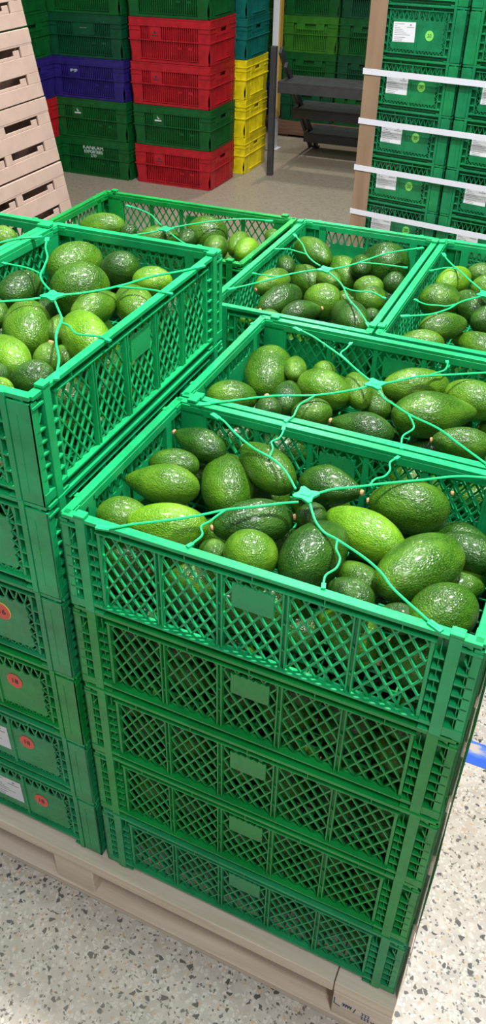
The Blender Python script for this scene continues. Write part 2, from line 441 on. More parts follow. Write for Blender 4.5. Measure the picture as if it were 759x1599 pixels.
def label_sheet():
    w, h = .044, .033
    b = MB().box(-w, w, -.0004, 0, -h, h); return b
def label_lines():
    b = MB(); rnd = random.Random(3); w, h = .044, .033
    z = h-.006
    for i, (l) in enumerate((.5, .12, .28, .42, .5, .64, .86, .6, .46, .46)):
        b.box(-w+.006, -w+.006+l*.074, -.0007, -.0004, z-.0008, z+.0006); z -= .006 if i != 6 else .0085
    b.box(.010, .038, -.0007, -.0004, h-.0175, h-.0155)
    b.prism([(.020, h-.009), (.025, h-.012), (.030, h-.009), (.025, h-.0055)], -.0007, -.0004)
    return b
LS = label_sheet().mesh('paper_label', M['paper']); LL = label_lines().mesh('printing', M['ink_soft'])
def disc(r, m, name='sticker', y=-.0005):
    b = MB(); b.prism([(math.cos(2*PI*i/24)*r*.92, math.sin(2*PI*i/24)*r) for i in range(24)], y, 0); return b.mesh(name, m)
DL = disc(.0175, M['disc_lime']); DR = disc(.0180, M['disc_red']); DY = disc(.0195, M['disc_yellow'], 'sticker', -.0004)

def crate(label, x, y, z, rz, m, group=None, sticker=None, paper=True, papers_at=(0, 0), top=False):
    """origin at the centre of the base; rz=0 has the long side towards -y"""
    t = thing('plastic_crate', label, 'crate', (x, y, z), rz, group)
    R = lambda k: remat(CM[k], m)
    ob('base', R('base'), t)
    for s in (0, 1):
        ls = ob('long_side', R('long_frame'), t, (0, (-CW/2 if s == 0 else CW/2), 0), (0, 0, PI*s))
        for i, xx in enumerate((-.19175, -.09575, 0, .09575, .19175)): ob('lattice_panel', R('lattice'), ls, (xx, 0, 0))
        ob('label_plate', R('plate'), ls)
        for px0 in ((0, -.5295) if top else ()): ob('stacking_peg', R('peg'), ls, (px0, 0, 0))
        ob('corner_post', R('long_post_r'), ls); ob('corner_post', R('long_post_l'), ls)
        ss = ob('short_side', R('short_frame'), t, ((CL/2 if s == 0 else -CL/2), 0, 0), (0, 0, PI/2 if s == 0 else -PI/2))
        ob('blank_panel', R('blank_r'), ss); ob('blank_panel', R('blank_l'), ss)
        ob('corner_post', R('short_post_r'), ss); ob('corner_post', R('short_post_l'), ss)
        if sticker and s == 1:
            col, txt, sx, sz = sticker
            if col == 'yellowred':
                ob('sticker', DY, ss, (sx+.001, .0058, sz+.002))['label'] = 'round yellow sticker edge behind the coral one'
            st = ob('sticker', DL if col == 'lime' else DR, ss, (sx, .0056, sz)); st['label'] = 'round %s sticker printed %s' % ('lime green' if col == 'lime' else 'coral red', txt)
            ob('printed_number', text_mesh(txt, .0165, M['ink']), st, (0, -.0008, 0), UP)
            for zz in (.0085, -.0085): pass
        if paper and s == 1:
            pl = ob('paper_label', LS, ss, (-.054+papers_at[0], .0060, .083+papers_at[1]), (0, 0.03*random.uniform(-1, 1), 0)); pl['label'] = 'white paper label with small print'
            ob('printing', LL, pl)
    for sx in (-1, 1):
        for sy in (-1, 1):
            ob('corner_lug', R('corner'), t, (sx*(CL/2-.014), sy*(CW/2-.014), .1740), (0, 0, {(1, 1): 0, (-1, 1): PI/2, (-1, -1): PI, (1, -1): -PI/2}[(sx, sy)]))
    return t

H = 0.1812                     # stacking pitch
def cz(k): return PZ+.004+H*k
GT = M['emerald']
ORD = {6: ['bottom', 'second from the bottom', 'third from the bottom', 'third from the top', 'second from the top', 'top'],
       5: ['bottom', 'second from the bottom', 'middle', 'second from the top', 'top']}
# front stack B (long side forward), five high
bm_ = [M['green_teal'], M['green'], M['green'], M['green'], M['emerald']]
bx = [0.302, 0.300, 0.301, 0.299, 0.300]
for k in range(5):
    crate('%s green lattice crate of the front right stack' % ORD[5][k].capitalize(), bx[k], .185+(.002 if k % 2 else 0), cz(k), 0, bm_[k], paper=False, top=(k == 4))
# C behind it
for k in range(5):
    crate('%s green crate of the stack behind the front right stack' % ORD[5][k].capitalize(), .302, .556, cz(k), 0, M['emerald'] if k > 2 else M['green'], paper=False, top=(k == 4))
# D and E: turned, at the back right
for k in range(5):
    crate('%s green crate of the back middle stack, end toward camera' % ORD[5][k].capitalize(), .052, 1.046, cz(k), PI/2, M['emerald'] if k > 2 else M['green'], paper=False, top=(k == 4))
    crate('%s green crate of the back right stack at the edge' % ORD[5][k].capitalize(), .424, 1.050, cz(k), PI/2, M['emerald'] if k > 2 else M['green'], paper=False, top=(k == 4))
# F: far left
for k in range(5):
    crate('%s green crate of the farthest stack behind the tall one' % ORD[5][k].capitalize(), -.443, 1.158, cz(k), 0, M['green'], paper=False, top=(k == 4))
# A: tall left stack, short side forward, six high, and its neighbour beyond the left edge
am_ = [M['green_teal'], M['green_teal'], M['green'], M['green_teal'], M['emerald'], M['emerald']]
stk = [('coral', '18', .040, .092), ('coral', '18', .036, .100), ('coral', '18', .040, .098), ('yellowred', '16', .046, .094), None, None]
for k in range(6):
    crate('%s green crate of the tall left stack of six%s' % (ORD[6][k].capitalize(), ', coral sticker' if stk[k] else ''),
          -.196-.0015*k, .302, cz(k), PI/2+.003, am_[k], sticker=stk[k], paper=(k < 4), top=(k == 5))
for k in range(6):
    crate('%s green crate of the stack at the left edge' % ORD[6][k].capitalize(), -.572, .302, cz(k), PI/2, M['emerald'] if k > 3 else M['green'], paper=False, top=(k == 5))

# ------------------------------------------------------------------ main pallet
def beam(name, x0, x1, y0, y1, z0, z1, m, parent, bev=.0015):
    c = ((x0+x1)/2, (y0+y1)/2, (z0+z1)/2)
    b = MB().box(x0-c[0], x1-c[0], y0-c[1], y1-c[1], z0-c[2], z1-c[2])
    return ob(name, b.mesh(name, m, bev), parent, c)
pal = thing('wooden_pallet', 'pale wooden block pallet under the stacks of green avocado crates', 'pallet', (-.08, .66, 0))
px_, py_ = -.08, .66
def pb(name, x0, x1, y0, y1, z0, z1, m=M['wood']): return beam(name, x0-px_, x1-px_, y0-py_, y1-py_, z0, z1, m, pal)
FY = -.022
pb('deck_board', -.775, .497, FY, .10, .106, PZ)
pb('deck_board', .499, .610, FY+.001, .10, .108, PZ)
for i in range(8):
    y0 = .145+i*.155; pb('deck_board', -.775, .612, y0, y0+(.11 if i < 7 else .12), .118, PZ)
for x0, x1 in ((-.775, -.66), (-.124, -.028), (.500, .612)):
    pb('stringer_board', x0, x1, FY+.124, 1.345, .098, .1175)
    for y0 in (FY+.001, .60, 1.245): pb('block', x0, x1, y0, y0+.10, .021, .106 if y0 < 0 else .098)
pb('bottom_board', -.775, .612, FY-.002, .08, 0, .0205); pb('bottom_board', -.775, .612, .60, .70, 0, .0205); pb('bottom_board', -.775, .612, 1.245, 1.345, 0, .0205)
# pencilled marks on the corner block
hw = MB(); rnd = random.Random(5)
def stroke(pts, w=.0016):
    for a, c in zip(pts, pts[1:]): hw.bar(a, c, w, -.0006, 0)
stroke([(.504, .086), (.504, .064), (.516, .060)])
for i in range(4):
    x = .520+i*.0045; stroke([(x, .078), (x+.002, .066), (x+.004, .078), (x+.001, .072)], .001)
stroke([(.545, .078), (.542, .060)])
for i in range(3):
    for x0, zo in ((.556, .074), (.556, .060)):
        x = x0+i*.0058; stroke([(x, zo), (x+.004, zo), (x+.002, zo-.009), (x+.005, zo-.007)], .001)
for i in range(3):
    x = .576+i*.006; stroke([(x, .058), (x+.003, .050), (x+.005, .058)], .001)
hm = ob('handwriting', hw.mesh('handwriting', M['ink_blue']), pal, (-px_, FY-py_+.0008, 0)); hm['label'] = 'blue pen scribble on the corner block'

# ------------------------------------------------------------------ avocados
def avocado_mesh(kind, seed):
    rnd = random.Random(seed); nu, nv = 28, 18
    b = MB(); ph = [rnd.uniform(0, 6.28) for _ in range(4)]
    neck = {'pear': .62, 'oval': .86, 'round': .98, 'long': .80}[kind]
    prof = []
    for j in range(nv+1):
        a = PI*j/nv; z = -.5*math.cos(a); t = z+.5            # t=0 blossom end, 1 stem end
        r = .5*math.sin(a)**.92
        r *= 1+(neck-1)*max(0, (t-.38)/.62)**1.3*1.35
        prof.append((z, r))
    mx = max(r for _, r in prof)
    bend = {'pear': .05, 'long': .06}.get(kind, .02)*rnd.choice((-1, 1))
    for z, r in prof[1:-1]:
        for i in range(nu):
            th = 2*PI*i/nu
            k = 1+.022*math.sin(2*th+ph[0]+3*z)+.014*math.sin(3*th+ph[1]-4*z)
            rr = r/mx*.5*k
            b.v.append((rr*math.cos(th)+bend*(z+.5)**2, rr*math.sin(th), z))
    b.v += [(0, 0, prof[0][0]), (bend, 0, prof[-1][0])]
    n = len(b.v)
    for j in range(nv-2):
        for i in range(nu):
            i2 = (i+1) % nu; b.f.append((j*nu+i, j*nu+i2, (j+1)*nu+i2, (j+1)*nu+i))
    for i in range(nu):
        i2 = (i+1) % nu; b.f.append((n-2, i2, i)); b.f.append((n-1, (nv-2)*nu+i, (nv-2)*nu+i2))
    me = b.mesh('avocado', AV['mid'], smooth=True)
    return me, bend
AM = {}
for kd in ('pear', 'oval', 'round', 'long'):
    AM[kd] = [avocado_mesh(kd, 11*s+ord(kd[0])) for s in range(3)]
def stem_mesh():
    b = MB(); n = 10
    for r, z in ((.004, -.006), (.0050, -.002), (.0050, .001), (.0038, .0030)):
        b.v += [(math.cos(2*PI*i/n)*r, math.sin(2*PI*i/n)*r, z) for i in range(n)]
    for j in range(3):
        for i in range(n): b.f.append((j*n+i, j*n+(i+1) % n, (j+1)*n+(i+1) % n, (j+1)*n+i))
    b.f.append(tuple(range(3*n, 4*n)))
    k = len(b.v)
    b.v += [(math.cos(2*PI*i/8)*.0016, math.sin(2*PI*i/8)*.0016, .0033) for i in range(8)]; b.f.append(tuple(range(k, k+8)))
    me = b.mesh('stem', [M['stem'], M['stem_core']], fix=False); me.polygons[-1].material_index = 1
    return me
SM = stem_mesh()
def avocado(P, axis, w, ln, kind, tone, label, group=None, stem=False):
    """axis points from blossom end to stem end"""
    v = random.randrange(3); me, bend = AM[kind][v]
    me = remat(me, AV[tone])
    q = axis.to_track_quat('Z', 'Y'); q = q @ Euler((0, 0, random.uniform(0, 6.28))).to_quaternion()
    o = ob('avocado', me, None, P); o.rotation_mode = 'QUATERNION'; o.rotation_quaternion = q; o.scale = (w, w, ln)
    tag(o, label, 'avocado', group)
    if stem:
        s = ob('stem', SM, o, (bend, 0, .496), (0, 0, 0), (1/w, 1/w, 1/ln)); s['label'] = 'tan stem stub'
    return o

TOP = {}
for nm, k in (('B', 5), ('C', 5), ('D', 5), ('E', 5), ('F', 5), ('A', 6), ('G', 6)): TOP[nm] = PZ+.004+H*k
placed = []
def fruit(cr, a, e, w, kind, tone, label, low=0.0, stem=False, dz=0.0):
    """a = stem end, e = blossom end as seen in the photograph (pixels), w = apparent width in pixels"""
    zt = TOP[cr]-.004-low
    mid = ((a[0]+e[0])/2, (a[1]+e[1])/2)
    r = .035; P = at(*mid, z=zt-r)
    for _ in range(3):
        d = (P-CAMP).dot(_fw); r = max(.016, w/2*d/FPX); P = at(*mid, z=zt-r)
    pa, pe = at(*a, z=zt-r+dz/2), at(*e, z=zt-r-dz/2)
    ax = pa-pe; ln = max(2*r*1.08, min(ax.length, 2*r*1.85))
    r *= 1.09; ln *= 1.06
    placed.append([cr, P, ax.normalized(), 2*r, ln, kind, tone, label, stem])

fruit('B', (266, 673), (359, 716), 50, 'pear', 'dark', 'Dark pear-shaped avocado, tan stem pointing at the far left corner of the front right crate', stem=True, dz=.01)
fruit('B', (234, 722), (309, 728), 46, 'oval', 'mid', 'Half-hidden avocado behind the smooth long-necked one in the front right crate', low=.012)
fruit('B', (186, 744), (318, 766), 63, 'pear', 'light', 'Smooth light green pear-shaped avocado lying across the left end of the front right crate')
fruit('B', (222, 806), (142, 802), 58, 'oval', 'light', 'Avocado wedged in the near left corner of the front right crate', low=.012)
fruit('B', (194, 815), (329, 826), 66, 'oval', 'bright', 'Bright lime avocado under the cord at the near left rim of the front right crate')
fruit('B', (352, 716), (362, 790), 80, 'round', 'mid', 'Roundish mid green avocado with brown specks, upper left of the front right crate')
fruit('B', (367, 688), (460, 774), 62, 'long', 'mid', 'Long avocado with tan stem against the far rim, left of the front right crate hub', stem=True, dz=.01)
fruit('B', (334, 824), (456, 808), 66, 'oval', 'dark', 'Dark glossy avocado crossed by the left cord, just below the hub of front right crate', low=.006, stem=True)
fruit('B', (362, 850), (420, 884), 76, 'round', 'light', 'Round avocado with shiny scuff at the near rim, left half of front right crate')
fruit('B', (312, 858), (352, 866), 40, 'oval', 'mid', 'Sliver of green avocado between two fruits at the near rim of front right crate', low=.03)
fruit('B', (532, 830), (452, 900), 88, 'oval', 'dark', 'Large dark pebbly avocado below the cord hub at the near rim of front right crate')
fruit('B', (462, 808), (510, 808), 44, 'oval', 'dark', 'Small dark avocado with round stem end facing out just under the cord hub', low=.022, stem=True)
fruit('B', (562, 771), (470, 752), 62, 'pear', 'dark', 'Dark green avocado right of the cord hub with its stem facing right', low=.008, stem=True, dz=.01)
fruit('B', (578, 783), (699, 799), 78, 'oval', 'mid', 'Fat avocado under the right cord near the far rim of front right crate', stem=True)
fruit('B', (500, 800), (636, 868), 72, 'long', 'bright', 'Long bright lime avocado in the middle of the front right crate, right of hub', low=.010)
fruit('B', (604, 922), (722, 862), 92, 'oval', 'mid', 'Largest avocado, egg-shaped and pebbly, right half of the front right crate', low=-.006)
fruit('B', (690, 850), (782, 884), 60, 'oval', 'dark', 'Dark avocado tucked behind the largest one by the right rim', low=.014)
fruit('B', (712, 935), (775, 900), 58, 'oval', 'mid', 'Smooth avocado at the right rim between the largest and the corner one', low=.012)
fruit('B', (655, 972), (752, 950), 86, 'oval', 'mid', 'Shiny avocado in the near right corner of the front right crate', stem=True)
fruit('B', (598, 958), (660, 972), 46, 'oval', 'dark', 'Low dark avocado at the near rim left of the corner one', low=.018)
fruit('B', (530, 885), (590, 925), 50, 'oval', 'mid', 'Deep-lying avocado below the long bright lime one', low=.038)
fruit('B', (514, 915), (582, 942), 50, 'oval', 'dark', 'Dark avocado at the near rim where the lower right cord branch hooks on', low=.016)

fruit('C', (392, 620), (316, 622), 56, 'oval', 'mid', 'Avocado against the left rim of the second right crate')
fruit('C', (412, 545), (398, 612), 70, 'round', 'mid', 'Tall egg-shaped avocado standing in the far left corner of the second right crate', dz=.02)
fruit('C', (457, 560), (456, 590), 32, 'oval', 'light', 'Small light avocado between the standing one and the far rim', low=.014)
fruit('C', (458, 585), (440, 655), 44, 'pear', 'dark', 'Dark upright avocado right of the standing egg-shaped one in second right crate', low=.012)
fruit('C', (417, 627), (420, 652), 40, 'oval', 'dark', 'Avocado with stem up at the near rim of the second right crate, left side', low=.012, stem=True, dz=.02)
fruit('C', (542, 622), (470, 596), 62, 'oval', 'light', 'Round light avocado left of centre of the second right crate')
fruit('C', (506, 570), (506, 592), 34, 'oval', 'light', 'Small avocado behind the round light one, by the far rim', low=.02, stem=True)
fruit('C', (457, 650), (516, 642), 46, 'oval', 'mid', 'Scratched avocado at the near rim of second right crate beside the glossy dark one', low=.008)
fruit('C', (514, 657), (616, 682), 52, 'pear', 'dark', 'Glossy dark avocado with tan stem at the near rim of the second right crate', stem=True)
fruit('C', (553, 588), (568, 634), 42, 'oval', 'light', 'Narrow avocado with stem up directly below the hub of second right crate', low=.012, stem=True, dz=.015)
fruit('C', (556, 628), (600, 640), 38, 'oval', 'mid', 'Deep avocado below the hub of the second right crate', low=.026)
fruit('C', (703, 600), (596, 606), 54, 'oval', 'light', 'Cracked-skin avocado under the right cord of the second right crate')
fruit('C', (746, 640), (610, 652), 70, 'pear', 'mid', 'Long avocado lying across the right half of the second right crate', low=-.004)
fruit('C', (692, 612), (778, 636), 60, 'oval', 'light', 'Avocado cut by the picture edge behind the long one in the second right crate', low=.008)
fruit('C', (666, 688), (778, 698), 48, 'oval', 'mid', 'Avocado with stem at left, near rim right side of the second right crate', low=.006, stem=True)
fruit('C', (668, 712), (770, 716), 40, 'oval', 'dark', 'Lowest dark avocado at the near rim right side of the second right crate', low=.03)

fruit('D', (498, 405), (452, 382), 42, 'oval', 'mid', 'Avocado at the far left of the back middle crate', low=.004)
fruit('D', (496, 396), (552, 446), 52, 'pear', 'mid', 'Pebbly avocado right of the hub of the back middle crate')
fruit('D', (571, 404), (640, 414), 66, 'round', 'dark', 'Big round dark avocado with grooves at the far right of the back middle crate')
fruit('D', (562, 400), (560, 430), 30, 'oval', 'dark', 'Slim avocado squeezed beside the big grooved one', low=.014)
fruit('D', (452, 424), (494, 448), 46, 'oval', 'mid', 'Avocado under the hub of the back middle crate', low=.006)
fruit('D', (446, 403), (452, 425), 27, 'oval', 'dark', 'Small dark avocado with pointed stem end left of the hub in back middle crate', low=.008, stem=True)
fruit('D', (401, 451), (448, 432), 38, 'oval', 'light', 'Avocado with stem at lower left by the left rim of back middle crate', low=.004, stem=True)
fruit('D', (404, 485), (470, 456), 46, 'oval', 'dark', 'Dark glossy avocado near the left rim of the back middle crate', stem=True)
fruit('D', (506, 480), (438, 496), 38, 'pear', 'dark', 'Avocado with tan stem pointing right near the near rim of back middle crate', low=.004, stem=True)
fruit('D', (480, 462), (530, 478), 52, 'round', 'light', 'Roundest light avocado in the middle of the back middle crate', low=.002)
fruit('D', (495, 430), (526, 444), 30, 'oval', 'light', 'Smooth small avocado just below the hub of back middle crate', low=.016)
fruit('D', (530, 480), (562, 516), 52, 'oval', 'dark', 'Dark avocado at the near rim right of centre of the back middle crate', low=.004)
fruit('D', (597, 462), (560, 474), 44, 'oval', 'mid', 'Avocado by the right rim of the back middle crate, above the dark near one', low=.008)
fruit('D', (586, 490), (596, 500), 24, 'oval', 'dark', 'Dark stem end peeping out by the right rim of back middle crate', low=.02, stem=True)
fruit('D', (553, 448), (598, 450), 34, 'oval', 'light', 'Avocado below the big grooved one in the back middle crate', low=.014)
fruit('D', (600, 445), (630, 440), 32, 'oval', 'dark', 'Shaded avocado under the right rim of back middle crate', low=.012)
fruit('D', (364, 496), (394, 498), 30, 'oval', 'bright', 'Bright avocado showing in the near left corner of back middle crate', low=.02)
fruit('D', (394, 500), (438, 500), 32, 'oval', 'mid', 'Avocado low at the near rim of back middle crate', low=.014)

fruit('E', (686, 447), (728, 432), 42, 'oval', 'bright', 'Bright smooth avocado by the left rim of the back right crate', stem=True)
fruit('E', (652, 470), (712, 468), 50, 'round', 'mid', 'Brown-tinged round avocado at the left rim of the back right crate')
fruit('E', (716, 462), (750, 496), 44, 'oval', 'dark', 'Avocado with stem up beside the brown-tinged round one in back right crate', low=.006, stem=True)
fruit('E', (752, 508), (644, 520), 42, 'long', 'mid', 'Long cracked avocado across the near half of the back right crate')
fruit('E', (626, 534), (692, 538), 40, 'oval', 'light', 'Avocado in the near left corner of the back right crate', low=.01)
fruit('E', (696, 518), (768, 552), 48, 'pear', 'mid', 'Smooth green avocado at the near rim of the back right crate')
fruit('E', (740, 506), (778, 498), 46, 'oval', 'dark', 'Dark avocado at the picture edge in the back right crate', low=.004)
fruit('E', (736, 448), (778, 452), 38, 'oval', 'light', 'Avocado under the upper cord at the picture edge in back right crate', low=.008)
fruit('E', (728, 428), (770, 430), 34, 'oval', 'mid', 'Farthest avocado in the back right crate, at the picture edge', low=.02)

fruit('F', (127, 353), (194, 353), 38, 'oval', 'light', 'Light avocado in the far left corner of the farthest crate')
fruit('F', (192, 358), (208, 366), 24, 'oval', 'dark', 'Small dark avocado end beside the light corner one in the farthest crate', low=.014)
fruit('F', (214, 372), (278, 370), 34, 'oval', 'mid', 'Avocado under the hub of the farthest crate')
fruit('F', (282, 378), (303, 368), 28, 'oval', 'dark', 'Dark avocado right of the hub of the farthest crate', low=.012)
fruit('F', (300, 360), (362, 362), 54, 'round', 'mid', 'Big round avocado with a cord shadow in the farthest crate')
fruit('F', (345, 373), (330, 400), 36, 'oval', 'mid', 'Avocado with stem up in front of the big round one in the farthest crate', low=-.006, stem=True, dz=.02)
fruit('F', (392, 362), (366, 404), 34, 'oval', 'light', 'Left one of two tilted avocados at the right end of the farthest crate', low=.004)
fruit('F', (420, 368), (380, 414), 36, 'pear', 'bright', 'Right one of two tilted avocados at the right end of the farthest crate')
fruit('F', (422, 366), (436, 374), 22, 'oval', 'light', 'Pale avocado end at the far right rim of the farthest crate', low=.012)

fruit('A', (146, 396), (78, 424), 62, 'round', 'light', 'Avocado at the back of the tall stack top crate, behind the big cord-crossed one', low=.006)
fruit('A', (82, 460), (168, 444), 80, 'round', 'mid', 'Big avocado crossed by the right cord just above the hub of the tall stack')
fruit('A', (212, 420), (166, 422), 54, 'round', 'dark', 'Dark round avocado at the far right of the tall stack top crate')
fruit('A', (268, 440), (208, 440), 44, 'round', 'bright', 'Lime avocado under the right cord by the right rim of the tall stack top crate', low=.006)
fruit('A', (200, 456), (232, 502), 56, 'oval', 'light', 'Light avocado with stem at its upper end by the right rim, below the right cord', low=.002, stem=True)
fruit('A', (196, 458), (110, 502), 52, 'pear', 'light', 'Long pebbly avocado slanting right of the hub of the tall stack top crate', low=-.002)
fruit('A', (118, 502), (158, 556), 68, 'round', 'bright', 'Bright rounded avocado over the near right branch of cord in tall stack top crate')
fruit('A', (6, 470), (56, 440), 56, 'round', 'dark', 'Dark avocado left of the hub of the tall stack top crate', low=.004)
fruit('A', (36, 474), (46, 548), 74, 'oval', 'light', 'Light avocado with a curved cord shadow, lower left of the hub')
fruit('A', (90, 496), (90, 534), 34, 'oval', 'light', 'Small upright avocado with stem up right below the hub of tall stack', low=.022, stem=True, dz=.02)
fruit('A', (-8, 528), (36, 586), 58, 'long', 'bright', 'Long lime avocado at the left picture edge of tall stack top crate')
fruit('A', (78, 547), (72, 572), 44, 'oval', 'light', 'Avocado with tan stem facing up near the near rim of tall stack top crate', low=.016, stem=True, dz=.02)
fruit('A', (18, 594), (86, 590), 54, 'oval', 'dark', 'Dark matt avocado in the near right corner of the tall stack top crate', low=.004)
fruit('A', (18, 611), (-14, 604), 34, 'oval', 'bright', 'Lime stem end at the near rim of the tall stack top crate', low=.012, stem=True)
fruit('A', (-18, 584), (6, 592), 42, 'oval', 'dark', 'Dark avocado at the left picture edge above the lime stem end', low=.012)
fruit('A', (100, 545), (104, 566), 30, 'oval', 'mid', 'Avocado hidden below the bright rounded one by the right rim', low=.034)
fruit('A', (68, 416), (76, 452), 34, 'oval', 'dark', 'Shaded avocado behind the big cord-crossed one, below the upper cord', low=.036)
fruit('A', (-34, 470), (2, 500), 48, 'oval', 'mid', 'Avocado cut by the left picture edge in the tall stack top crate', low=.006)
fruit('G', (-22, 372), (26, 374), 36, 'oval', 'light', 'Avocado in the crate at the upper left picture edge')

# crate interiors (x0, x1, y0, y1)
INN = {'B': (.017, .583, .018, .352), 'C': (.019, .585, .389, .723), 'D': (-.113, .221, .763, 1.329), 'E': (.260, .594, .767, 1.333),
       'F': (-.726, -.160, .991, 1.325), 'A': (-.370, -.038, .019, .585), 'G': (-.739, -.405, .019, .585)}
# second layer: fruit glimpsed in the gaps and through the lattice
under = []
OR_ = ['first', 'second', 'third', 'fourth', 'fifth', 'sixth']
def fill(cr, z, seed, label, group, tones=('dark', 'dark', 'mid', 'mid'), nx=5, ny=3, rows=None, m=under, big=False):
    rnd = random.Random(seed); x0, x1, y0, y1 = INN[cr]
    if (x1-x0) < (y1-y0): nx, ny = ny, nx
    for i in range(nx):
        for j in range(ny):
            if rows and not rows(i, j, nx, ny): continue
            w = rnd.uniform(.062, .072) if not big else rnd.uniform(.068, .076); l = rnd.uniform(.088, .102) if not big else rnd.uniform(.100, .112)
            x = x0+.05+(x1-x0-.10)*i/(nx-1)+rnd.uniform(-.006, .006); y = y0+.045+(y1-y0-.09)*j/(ny-1)+rnd.uniform(-.005, .005)
            a = rnd.uniform(-.5, .5) if (x1-x0) > (y1-y0) else PI/2+rnd.uniform(-.5, .5)
            if rnd.random() < .5: a += PI
            m.append([cr, Vector((x, y, z+rnd.uniform(-.004, .004))), Vector((math.cos(a), math.sin(a), rnd.uniform(-.2, .2))).normalized(), w, l,
                      rnd.choice(('oval', 'oval', 'pear', 'round')), rnd.choice(tones), label and label % (OR_[i]+' from left', OR_[j]+' row back'), True, group])
for cr, txt in (('B', 'front right stack'), ('C', 'second right stack'), ('D', 'back middle stack'), ('E', 'back right stack'), ('F', 'farthest stack'), ('A', 'tall left stack')):
    fill(cr, TOP[cr]-.004-.070-.035, ord(cr), 'Under-layer avocado %s, %s, top crate of '+txt, 'under layer of avocados in the top crate of the %s' % txt, big=True)

# ---- gentle settling: push fruits apart and keep them inside the walls
allf = [p+[None] for p in placed]+under
INN = {k: (a+.003, b-.003, c+.003, d-.003) for k, (a, b, c, d) in INN.items()}
def spheres(p, q=None):
    c = p[1]; h = max(0, p[4]/2-p[3]/2); return [(c+p[2]*h*s, p[3]/2*(0.93 if s else 1)) for s in (-.85, 0, .85)]
for it in range(60):
    moved = 0
    for i in range(len(allf)):
        for j in range(i+1, len(allf)):
            a, c = allf[i], allf[j]
            if a[0] != c[0] or (a[1]-c[1]).length > (a[4]+c[4])/2: continue
            best = 0; bd = None
            for pa, ra in spheres(a):
                for pc, rc in spheres(c):
                    d = pc-pa; o_ = ra+rc-d.length-(.010 if i < len(placed) and j < len(placed) else .002)
                    if o_ > best: best = o_; bd = d.normalized() if d.length > 1e-6 else Vector((0, 0, -1))
            if best > 0:
                fa, fc = i < len(placed), j < len(placed)
                if fa and fc:
                    hi = a if a[1].z-a[3]*0 > c[1].z else c
                    dn = c if hi is a else a
                    sg = 1 if hi is a else -1
                    v = bd*sg; sl = (dn[1]-CAMP).normalized(); dn[1] += (sl*.42+Vector((v.x, v.y, 0))*.16)*best; hi[1] -= Vector((v.x, v.y, 0))*best*.08
                elif fa: c[1] += Vector((bd.x*.4, bd.y*.4, -abs(bd.z)*.8-.3))*best*.9
                elif fc: a[1] += Vector((-bd.x*.4, -bd.y*.4, -abs(bd.z)*.8-.3))*best*.9
                else: a[1] -= bd*best*.4; c[1] += bd*best*.4
                moved += 1
    for p in allf:
        x0, x1, y0, y1 = INN[p[0]]
        for c, r in spheres(p):
            if c.x-r < x0: p[1].x += x0-(c.x-r)
            if c.x+r > x1: p[1].x -= (c.x+r)-x1
            if c.y-r < y0: p[1].y += y0-(c.y-r)
            if c.y+r > y1: p[1].y -= (c.y+r)-y1
        fl_ = TOP[p[0]]-H+.012+p[3]/2
        if p[1].z < fl_: p[1].z = fl_
    if not moved: break
for p in placed:
    # a fruit pushed down is also nudged along the sight line so it stays where the photograph shows it
    pass
for p in allf:
    cr, P, ax, w, ln, kind, tone, label, stem, grp = p
    avocado(P, ax, w, ln, kind, tone, label, grp, stem)

# lower crates: fruit against the walls that show, one by one; the deeper filling is one mass
deep = MB()
def pour(where):
    global deep
    dm = ob('avocado_filling', deep.mesh('avocado_filling', AV['dark'], smooth=True, fix=False)); dm['kind'] = 'stuff'
    tag(dm, 'avocados filling the '+where, 'avocados'); deep = MB()
def ball(c, ax, w, l, nu=10, nv=7):
    q = ax.to_track_quat('Z', 'Y').to_matrix(); b0 = len(deep.v)
    for j in range(1, nv):
        a = PI*j/nv
        for i in range(nu):
            th = 2*PI*i/nu; v = q @ Vector((w/2*math.sin(a)*math.cos(th), w/2*math.sin(a)*math.sin(th), -l/2*math.cos(a))); deep.v.append(tuple(c+v))
    deep.v += [tuple(c-q @ Vector((0, 0, l/2))), tuple(c+q @ Vector((0, 0, l/2)))]
    for j in range(nv-2):
        for i in range(nu): deep.f.append((b0+j*nu+i, b0+j*nu+(i+1) % nu, b0+(j+1)*nu+(i+1) % nu, b0+(j+1)*nu+i))
    n = len(deep.v)
    for i in range(nu): deep.f.append((n-2, b0+(i+1) % nu, b0+i)); deep.f.append((n-1, b0+(nv-2)*nu+i, b0+(nv-2)*nu+(i+1) % nu))
for k in range(4):
    for lay in (0, 1):
        m_ = []
        fill('B', cz(k)+.045+lay*.066, 100+k*7+lay, 'Lattice-side avocado %s, '+['lower', 'upper'][lay]+' layer, front right crate '+ORD[5][k]+'%.0s', 'avocados behind the lattice of the %s crate of the front right stack' % ORD[5][k], nx=6, ny=3,
             rows=lambda i, j, nx, ny: j == 0, m=m_)
        for p in m_: avocado(p[1], p[2], p[3], p[4], p[5], p[6], p[7], p[9], True)
        m_ = []
        fill('B', cz(k)+.045+lay*.066, 200+k*7+lay, '', '', nx=5, ny=3, rows=lambda i, j, nx, ny: j > 0, m=m_)
        for p in m_: ball(p[1], p[2], p[3], p[4])
    pour('%s crate of the front right stack' % ORD[5][k])
